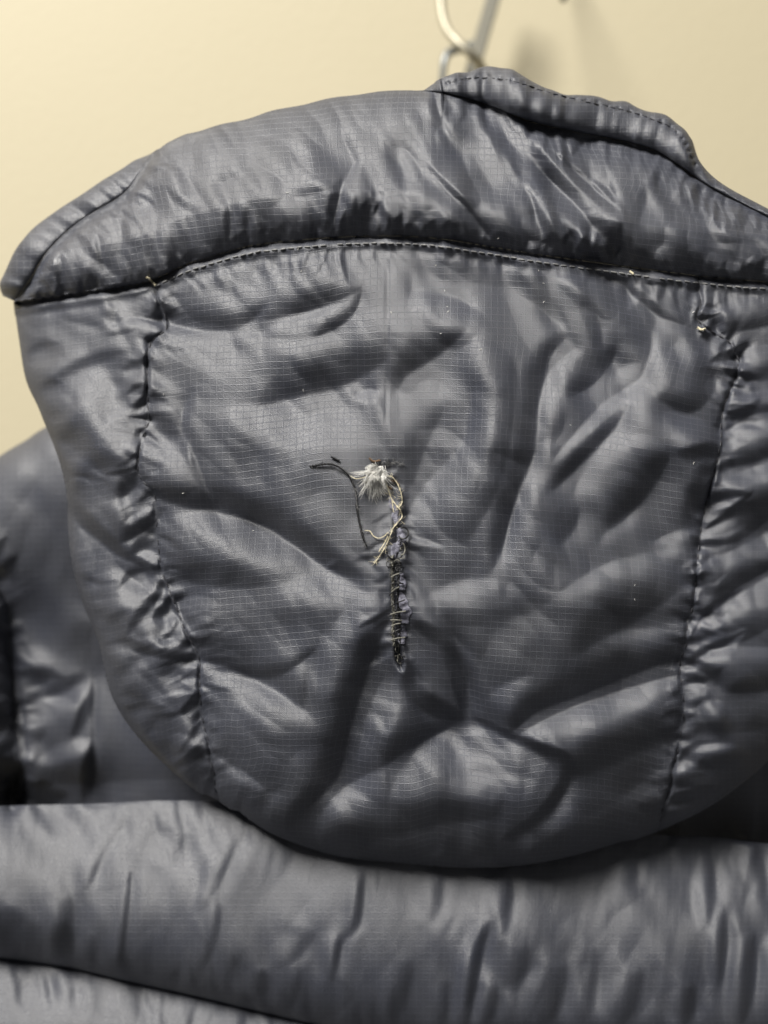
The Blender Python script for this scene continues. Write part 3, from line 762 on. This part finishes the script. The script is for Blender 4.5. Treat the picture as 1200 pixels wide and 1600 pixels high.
left = resample(SLEEVE_SEAM[::-1], nt_); left[0] = bt[0]; left[1:14] = left[0] + (left[14] - left[0]) * (np.arange(1, 14) / 14.0)[:, None]; left[-1] = P_[0]
back_patch('yoke', bt, P_, left, right, yoke_h, skirts='t')
ns, nt_ = 90, 160
sl_r = resample(np.vstack([SLEEVE_SEAM, [(24, 1330)]])[::-1], nt_)
sl_r[:, 0] += 26
sl_l = np.stack([np.linspace(-235, -255, nt_), np.linspace(1330, 960, nt_)], 1)
bt = np.linspace(sl_l[0], sl_r[0], ns); tp = resample(catmull([sl_l[-1], (-200, 860), sl_r[-1]], 8), ns)
back_patch('sleeve', bt, tp, sl_l, sl_r, lambda P, t: -370 - 58 * sstep(P[..., 1], 680, 1080) - 70 * sstep(P[..., 1], 1170, 1260) * sstep(P[..., 0], -40, 20) + 115 * np.sin(np.clip((20 - P[..., 0]) / 250, 0, 1) * np.pi) - 20 * np.exp(-t * 16), skirts='tl')

# ------------------------------------------------------------------ stitches
def capsule(name, length, rad, mat):
    m = 7
    x = np.linspace(-1, 1, m)
    p = np.stack([x * length / 2, 0 * x, 0 * x], 1)
    r = rad * np.sqrt(np.clip(1 - np.abs(x) ** 3, 0.04, 1))
    v, f = tubes([p], [r], 6)
    return mesh_from(name, v, f, mat)
ST_G = capsule('stitch_light', 11 * S, 1.6 * S, M_GREY)
ST_D = capsule('stitch_dark', 10 * S, 1.15 * S, M_DARK)
ST_C = capsule('stitch_cream', 13 * S, 1.6 * S, M_CREAM)
def stitch_line(curve, pitch, me, parent, off=0.0, lift=1.0, hfun=None, skip=0.0, jit=0.6, alt=None):
    p = resample(curve, 2000)
    L = np.r_[0, np.cumsum(np.linalg.norm(np.diff(p, axis=0), axis=1))]
    s = pitch / 2
    while s < L[-1] - pitch / 2:
        if random.random() > skip:
            ends = []
            jo = random.uniform(-jit, jit); ja = random.uniform(-jit, jit) * .8
            for e, q in ((-1, jo - ja), (1, jo + ja)):
                x = np.interp(s + e * pitch * .36, L, p[:, 0]); y = np.interp(s + e * pitch * .36, L, p[:, 1])
                x2 = np.interp(s + e * pitch * .36 + 1, L, p[:, 0]); y2 = np.interp(s + e * pitch * .36 + 1, L, p[:, 1])
                t = np.array([x2 - x, y2 - y]); t /= np.linalg.norm(t) + 1e-9
                x, y = x - t[1] * (off + q), y + t[0] * (off + q)
                h = hfun(x, y) if hfun else float(bil(FRONT, np.array([x]), np.array([y]))[0])
                ends.append(W(x, y, h + lift))
            a, b = Vector(ends[0]), Vector(ends[1])
            d = b - a
            o = bpy.data.objects.new('stitch', alt if (alt and random.random() < .0) else me)
            rot = d.to_track_quat('X', 'Z')
            mat = Matrix.Translation((a + b) / 2) @ rot.to_matrix().to_4x4() @ Matrix.Scale(min(1.6, max(.6, d.length / (pitch * .8 * S))), 4, (1, 0, 0))
            col.objects.link(o)
            o.parent = parent; o.matrix_parent_inverse = parent.matrix_world.inverted()
            o.matrix_world = mat
        s += pitch * random.uniform(.94, 1.06)
bpy.context.view_layer.update()
stitch_line(TOP_SEAM[iL:], 13.0, ST_G, hood_o, off=11, lift=1.4, skip=.04, alt=ST_C)
stitch_line(LEFT_SEAM, 14.0, ST_D, hood_o, off=0, lift=0.9, skip=.12)
stitch_line(RIGHT_SEAM, 14.0, ST_D, hood_o, off=0, lift=0.9, skip=.12)
def hem_h(x, y):
    d = (HEM_P[..., 0] - x) ** 2 + (HEM_P[..., 1] - y) ** 2
    return float(HEM_H.ravel()[np.argmin(d)])
stitch_line(HEM_STITCH, 13.0, ST_D, hem_o, off=0, lift=1.2, hfun=hem_h)

# ------------------------------------------------------------------ the tear
def sub(name, paths, radii, mat, label=None, sides=5):
    o = tube_obj(name, paths, [np.asarray(r) * S for r in radii], mat, hood_o, sides)
    if label: o['label'] = label
    return o

def twisted(pts, r, turns, lift, n=160):
    c = resample(catmull(pts, 10), n)
    l = np.interp(np.linspace(0, 1, n), np.linspace(0, 1, len(lift)), lift) if isinstance(lift, (list, tuple)) else lift
    p = on_hood(c, l)
    t = np.gradient(p, axis=0); t /= np.linalg.norm(t, axis=1)[:, None]
    a = np.cross(t, np.array([0, -1.0, 0])); a /= np.linalg.norm(a, axis=1)[:, None] + 1e-9
    b = np.cross(t, a)
    ph = np.linspace(0, turns * 2 * np.pi, n)
    out = []
    for k in range(2):
        out.append(p + r * S * .8 * (np.cos(ph + k * np.pi)[:, None] * a + np.sin(ph + k * np.pi)[:, None] * b))
    return out

def hairs(pts, n, length, r, seed, spread=1.0, lift=2.0):
    """stray fibres standing off a thread"""
    q = np.random.default_rng(seed); c = resample(catmull(pts, 10), 200); out = []
    for _ in range(n):
        i = q.integers(0, 199); a = q.uniform(0, 2 * np.pi); L = length * q.uniform(.4, 1.2); bend = q.normal(0, .7)
        u = np.linspace(0, 1, 6)
        x = c[i, 0] + np.cos(a + bend * u) * L * u * spread; y = c[i, 1] + np.sin(a + bend * u) * L * u
        out.append(on_hood(np.stack([x, y], 1), lift + q.uniform(0, 5) * u))
    return out, [np.linspace(r, r * .4, 6)] * n

# black ravelled thread left of the tear
blk = [(484, 729), (500, 726), (516, 725), (530, 730), (544, 742), (554, 762), (557, 785), (559, 806), (564, 826), (567, 840), (571, 852)]
sub('loose_thread', twisted(blk[:6], 1.1, 9, [1.5, 5, 7, 4, 2], 90), [np.linspace(.95, .6, 90)] * 2, M_BLACK, 'black twisted thread curling away left of the tear')
sub('loose_thread', twisted([(553, 760), (557, 778), (557, 796)], .5, 4, [2, 3, 1.5], 50), [.4] * 2, M_GREY)
sub('loose_thread', twisted([(556, 788), (559, 806), (563, 824), (567, 840), (572, 853)], .9, 7, [1, 3, 2, 3.5, 1.5], 90), [np.linspace(.6, .85, 90)] * 2, M_BLACK, 'short black thread below the curling one')
nub = [(518, 714), (524, 717), (530, 720)]
sub('loose_thread', twisted(nub, 1.0, 2, 3), [1.0] * 2, M_BLACK)
p, r = hairs(blk, 46, 9, .35, 5)
sub('stray_fibre', p, r, M_GREY)
p, r = hairs(blk, 90, 6, .35, 6)
sub('stray_fibre', p, r, M_BLACK)
# tuft of down
q = np.random.default_rng(77)
paths, rad = [], []
for c in range(30):
    ca = math.radians(q.choice([95, 118, 140, 165, 195, 225, 320], p=[.24, .24, .18, .14, .1, .06, .04]) + q.normal(0, 9))
    CL = q.uniform(16, 44) if math.cos(ca) < .5 and math.sin(ca) > -.2 else q.uniform(9, 18)
    cb = q.normal(-.25, .5); clift = q.uniform(2, 14)
    ox, oy = 590 + q.normal(0, 5), 737 + q.normal(0, 5)
    u = np.linspace(0, 1, 10)
    sx = np.cos(ca + cb * u) * CL * u; sy = np.sin(ca + cb * u) * CL * u + 6 * u * u
    for i in range(24):
        fly = q.random() < .2
        k = q.uniform(.45, 1.05); w0 = q.normal(0, 3.4); w1 = q.normal(0, 6.5 if fly else 1.6)
        wd = w0 * (1 - u) + w1 * u + q.normal(0, .8) * np.sin(u * q.uniform(4, 9))
        nx_, ny_ = -np.sin(ca + cb * u), np.cos(ca + cb * u)
        x = ox + sx * k + nx_ * wd; y = oy + sy * k + ny_ * wd
        lift = 2.5 + (clift + q.normal(0, 1.5)) * np.sin(np.pi * np.clip(u * .8 + .1, 0, 1))
        paths.append(on_hood(np.stack([x, y], 1), np.maximum(lift, 1.2))); rad.append(np.linspace(.36, .10, 10))
sub('down_tuft', paths, rad, M_DOWN, 'white fluffy down tuft poking out at the top of the tear', 4)
# cream threads looping beside the tear
cr = [([(602, 744), (612, 745), (621, 756), (627, 772), (628, 786), (622, 794)], [5, 8, 9, 8, 5]),
      ([(604, 756), (610, 776), (618, 788), (626, 798), (628, 808), (620, 818), (614, 826), (610, 836), (603, 852), (595, 866), (585, 880)], [6, 6, 7, 7, 6, 6, 5, 5, 4, 3, 4]),
      ([(570, 829), (578, 830), (584, 838), (592, 841), (600, 838), (606, 832)], 4), ([(548, 744), (556, 748), (568, 746), (580, 742)], 5),
      ([(600, 748), (606, 762), (612, 780), (615, 800)], [4, 5, 6, 4]), ([(606, 838), (600, 850), (592, 862)], 5)]
sub('loose_thread', sum([twisted(a, .7, 5, l, 70) for a, l in cr], []), [.48] * (2 * len(cr)), M_CREAM, 'cream thread strands looping beside the tear')
p, r = hairs(cr[1][0], 110, 9, .28, 9); p2, r2 = hairs(cr[0][0], 24, 8, .35, 10)
sub('stray_fibre', p + p2, r + r2, M_CREAM)
br = [([(596, 752), (600, 757), (598, 763)], 3), ([(610, 750), (618, 753), (624, 758)], 4), ([(604, 760), (612, 764)], 3), ([(577, 716), (584, 721), (594, 719)], 3)]
sub('loose_thread', sum([twisted(a, 1.1, 3, l, 40) for a, l in br], []), [1.0] * (2 * len(br)), M_BROWN, 'brown thread ends under the down tuft')

# lilac lining showing in the slit
def ragged(name, spine, widths, mat, lift, seed, label=None):
    q = np.random.default_rng(seed)
    c = resample(catmull(spine, 8), 60); w = np.interp(np.linspace(0, 1, 60), np.linspace(0, 1, len(widths)), widths)
    t = np.gradient(c, axis=0); t /= np.linalg.norm(t, axis=1)[:, None]; nrm = np.stack([-t[:, 1], t[:, 0]], 1)
    cols = np.linspace(-1, 1, 9)
    jl = noise1(60, 3.5, seed) * .16; jr = noise1(60, 3.0, seed + 1) * .2
    cc = cols[None] * w[:, None] / 2 * (1 + np.where(cols[None] < 0, jl[:, None], jr[:, None]))
    Q = c[:, None] + cc[..., None] * nrm[:, None]
    base = bil(FRONT, Q[..., 0], Q[..., 1])
    top = np.maximum(base, np.mean(base, axis=1, keepdims=True))
    Hh = top + lift * np.sqrt(np.clip(1 - cols[None] ** 2 * .9, 0, 1)) + 0.7 * noise1(60, 3, seed + 2)[:, None] * (1 - cols[None] ** 2) + q.normal(0, .25, Q.shape[:2])
    v = W(Q[..., 0], Q[..., 1], Hh).reshape(-1, 3)
    vb = W(Q[..., 0], Q[..., 1], Hh - 3).reshape(-1, 3)
    id_ = np.arange(540).reshape(60, 9)
    f = np.stack([id_[:-1, :-1], id_[1:, :-1], id_[1:, 1:], id_[:-1, 1:]], -1).reshape(-1, 4)
    o = link(bpy.data.objects.new(name, mesh_from(name, np.vstack([v, vb]), np.vstack([f, f[:, ::-1] + 540]), mat)), hood_o)
    if label: o['label'] = label
    return o
ragged('lining_strip', [(627, 896), (629, 908), (629, 922)], [7, 12, 9], M_LILAC, 4, 401, 'lilac lining showing along the lower tear')
ragged('lining_strip', [(627, 926), (631, 944), (634, 962), (633, 974)], [7, 13, 17, 11], M_LILAC, 4, 403)
ragged('lining_strip', [(630, 978), (630, 992), (629, 1006)], [10, 13, 10], M_LILAC, 4, 405)
ragged('lining_strip', [(606, 766), (614, 784), (619, 806), (622, 822)], [6, 12, 11, 7], M_LILAC, 3, 411)
ragged('lining_strip', [(622, 826), (628, 838), (624, 852), (616, 862), (614, 872)], [8, 15, 13, 16, 10], M_LILAC, 3.5, 421)
# cord down the left lip of the tear with cross stitches
cord = [(613, 868), (612, 890), (614, 910), (613, 935), (615, 960), (614, 985), (616, 1009)]
sub('cord', twisted(cord, 1.4, 9, 5, 160), [1.5] * 2, M_OLIVE, 'frayed grey cord along the lower tear')
cord2 = [(620, 880), (622, 905), (621, 930), (622, 956), (624, 980), (625, 1008)]
sub('cord', twisted(cord2, 1.0, 10, 3, 160), [.9] * 2, M_BLACK)
ties = [((609, 948), (633, 937)), ((610, 960), (634, 955)), ((611, 1000), (633, 996)), ((610, 992), (627, 982)), ((612, 925), (624, 917)), ((610, 969), (628, 970)), ((608, 930), (623, 920)), ((612, 978), (626, 974)), ((611, 902), (624, 896)), ((611, 912), (630, 912))]
for i, (a, b) in enumerate(ties):
    m = ((a[0] + b[0]) / 2, (a[1] + b[1]) / 2 - 1)
    pts = resample(np.array([a, m, b], float), 9)
    o = sub('tear_stitch', [on_hood(pts, 8 + 3 * np.sin(np.linspace(0, np.pi, 9)))], [1.1], M_OLIVE if i % 3 else M_BLACK, None, 6)
def ring(cx, cy, rx, ry, a0, a1, lift=6):
    a = np.radians(np.linspace(a0, a1, 40))
    return [(cx + rx * math.cos(t), cy + ry * math.sin(t)) for t in a]
coil = ring(630, 833, 8, 9, -120, 150)
sub('thread_coil', [on_hood(coil, 9)], [1.4], M_BLACK, 'open black thread loop at the middle of the tear')
sub('thread_coil', [on_hood(resample(catmull([(600, 744), (614, 750), (626, 768), (630, 792), (627, 812), (616, 826)], 8), 50), 5)], [.8], M_BLACK)
coil2 = ring(617, 864, 12, 10, 20, 190)
sub('thread_coil', [on_hood(coil2, 7)], [1.3], M_BLACK)
coil3 = ring(628, 858, 5, 9, -80, 110)
sub('thread_coil', [on_hood(coil3, 8)], [1.3], M_OLIVE)
# dark matted knots
kn = []
for i in range(34):
    cx, cy = q.choice([(612, 880), (622, 886), (618, 872), (626, 852), (620, 1012), (622, 1024)]) + q.normal(0, 4, 2)
    a0 = q.uniform(0, 360); kn.append(on_hood(resample(np.array(ring(cx, cy, q.uniform(2, 6), q.uniform(2, 6), a0, a0 + q.uniform(120, 300))), 14), 4 + q.uniform(0, 7) + 2 * np.sin(np.linspace(0, 5, 14))))
o = sub('matted_knot', kn[:22], [.75] * 22, M_BLACK, 'dark matted thread knots in the tear'); o['kind'] = 'stuff'
o = sub('matted_knot', kn[22:], [.65] * 12, M_OLIVE); o['kind'] = 'stuff'
p, r = hairs(cord, 60, 10, .4, 19, lift=6); sub('stray_fibre', p, r, M_GREY)
p2, r2 = hairs([(590, 720), (606, 722), (630, 724)], 40, 8, .4, 21); sub('stray_fibre', p2, r2, M_GREY)

# lint caught on the cloth
ln = []
for i in range(24):
    cx, cy = q.uniform(240, 1090), q.uniform(200, 1000)
    if i % 3 == 0: cx, cy = q.uniform(560, 860), q.uniform(390, 560)
    a = q.uniform(0, 6.28); L = q.uniform(1.5, 4); u = np.linspace(0, 1, 5)
    ln.append(on_hood(np.stack([cx + np.cos(a + u) * L * u, cy + np.sin(a + u) * L * u], 1), 1.2))
lint = sub('lint', ln, [.4] * len(ln), M_DOWN)
lint['kind'] = 'stuff'
# cream thread ends at the seam
for pts in ([(229, 433), (236, 438), (243, 446)], [(1090, 512), (1096, 515), (1102, 514)], [(984, 424), (990, 428)]):
    sub('thread_end', twisted(pts, 1.2, 2, 6, 24), [1.2] * 2, M_CREAM)

# ------------------------------------------------------------------ hooks on the wall
def thing(name, label, cat, loc, group=None):
    e = bpy.data.objects.new(name, None); col.objects.link(e); e.location = loc
    e['label'] = label; e['category'] = cat
    if group: e['group'] = group
    bpy.context.view_layer.update()
    return e
def wpt(pts):
    """(x, y, depth in metres behind the tear)"""
    return np.array([W(a, b, -d / S) for a, b, d in pts])
hk = thing('wall_hook', 'bent steel wire hook on a slanted metal strip above the hood', 'hook', W(755, 40, -0.29 / S))
pr = resample(catmull(wpt([(700, -60, .25), (690, -20, .245), (690, 15, .24), (698, 45, .235), (715, 66, .23), (735, 84, .23), (748, 98, .235), (756, 112, .24)]), 10), 80)
tube_obj('prong', [pr], [0.0025], M_STEEL, hk, 14)
a = wpt([(790, -70, .262), (772, -8, .262), (738, 110, .262), (725, 155, .262)])
def bar(name, pts, wx, wy, mat, parent):
    p = resample(pts, 24); V = []
    t = p[-1] - p[0]; t /= np.linalg.norm(t); side = np.cross(t, [0, 1, 0]); side /= np.linalg.norm(side)
    prof = [(-1, -.6), (-.8, -1), (.8, -1), (1, -.6), (1, .6), (.8, 1), (-.8, 1), (-1, .6)]
    for c in p:
        for u, w in prof: V.append(c + side * wx * u + np.array([0, wy * w, 0]))
    V = np.array(V); n = len(p); F = []
    for i in range(n - 1):
        for j in range(8): F.append((i * 8 + j, i * 8 + (j + 1) % 8, (i + 1) * 8 + (j + 1) % 8, (i + 1) * 8 + j))
    return link(bpy.data.objects.new(name, mesh_from(name, V, np.array(F), mat, smooth=False)), parent)
bar('mounting_strip', a, .0040, .0036, M_STRIP, hk)
lo = resample(catmull(wpt([(742, 70, .268), (720, 76, .266), (702, 82, .262), (694, 98, .26), (690, 140, .262)]), 8), 40)
tube_obj('lower_prong', [lo], [np.linspace(.0028, .0016, 40)], M_IRON, hk, 12)
k2 = thing('wall_hook', 'rounded steel hook tip cut off by the top edge of the picture', 'hook', W(880, -30, -0.29 / S))
tip = resample(catmull(wpt([(880, -90, .295), (880, -70, .25), (880, -30, .215), (880, -10, .21), (880, 3, .21)]), 8), 50)
tube_obj('prong', [tip], [np.r_[np.full(38, .0014), .0014 + .0022 * np.sin(np.linspace(0, np.pi, 12)) ** .6]], M_STEEL, k2, 14)
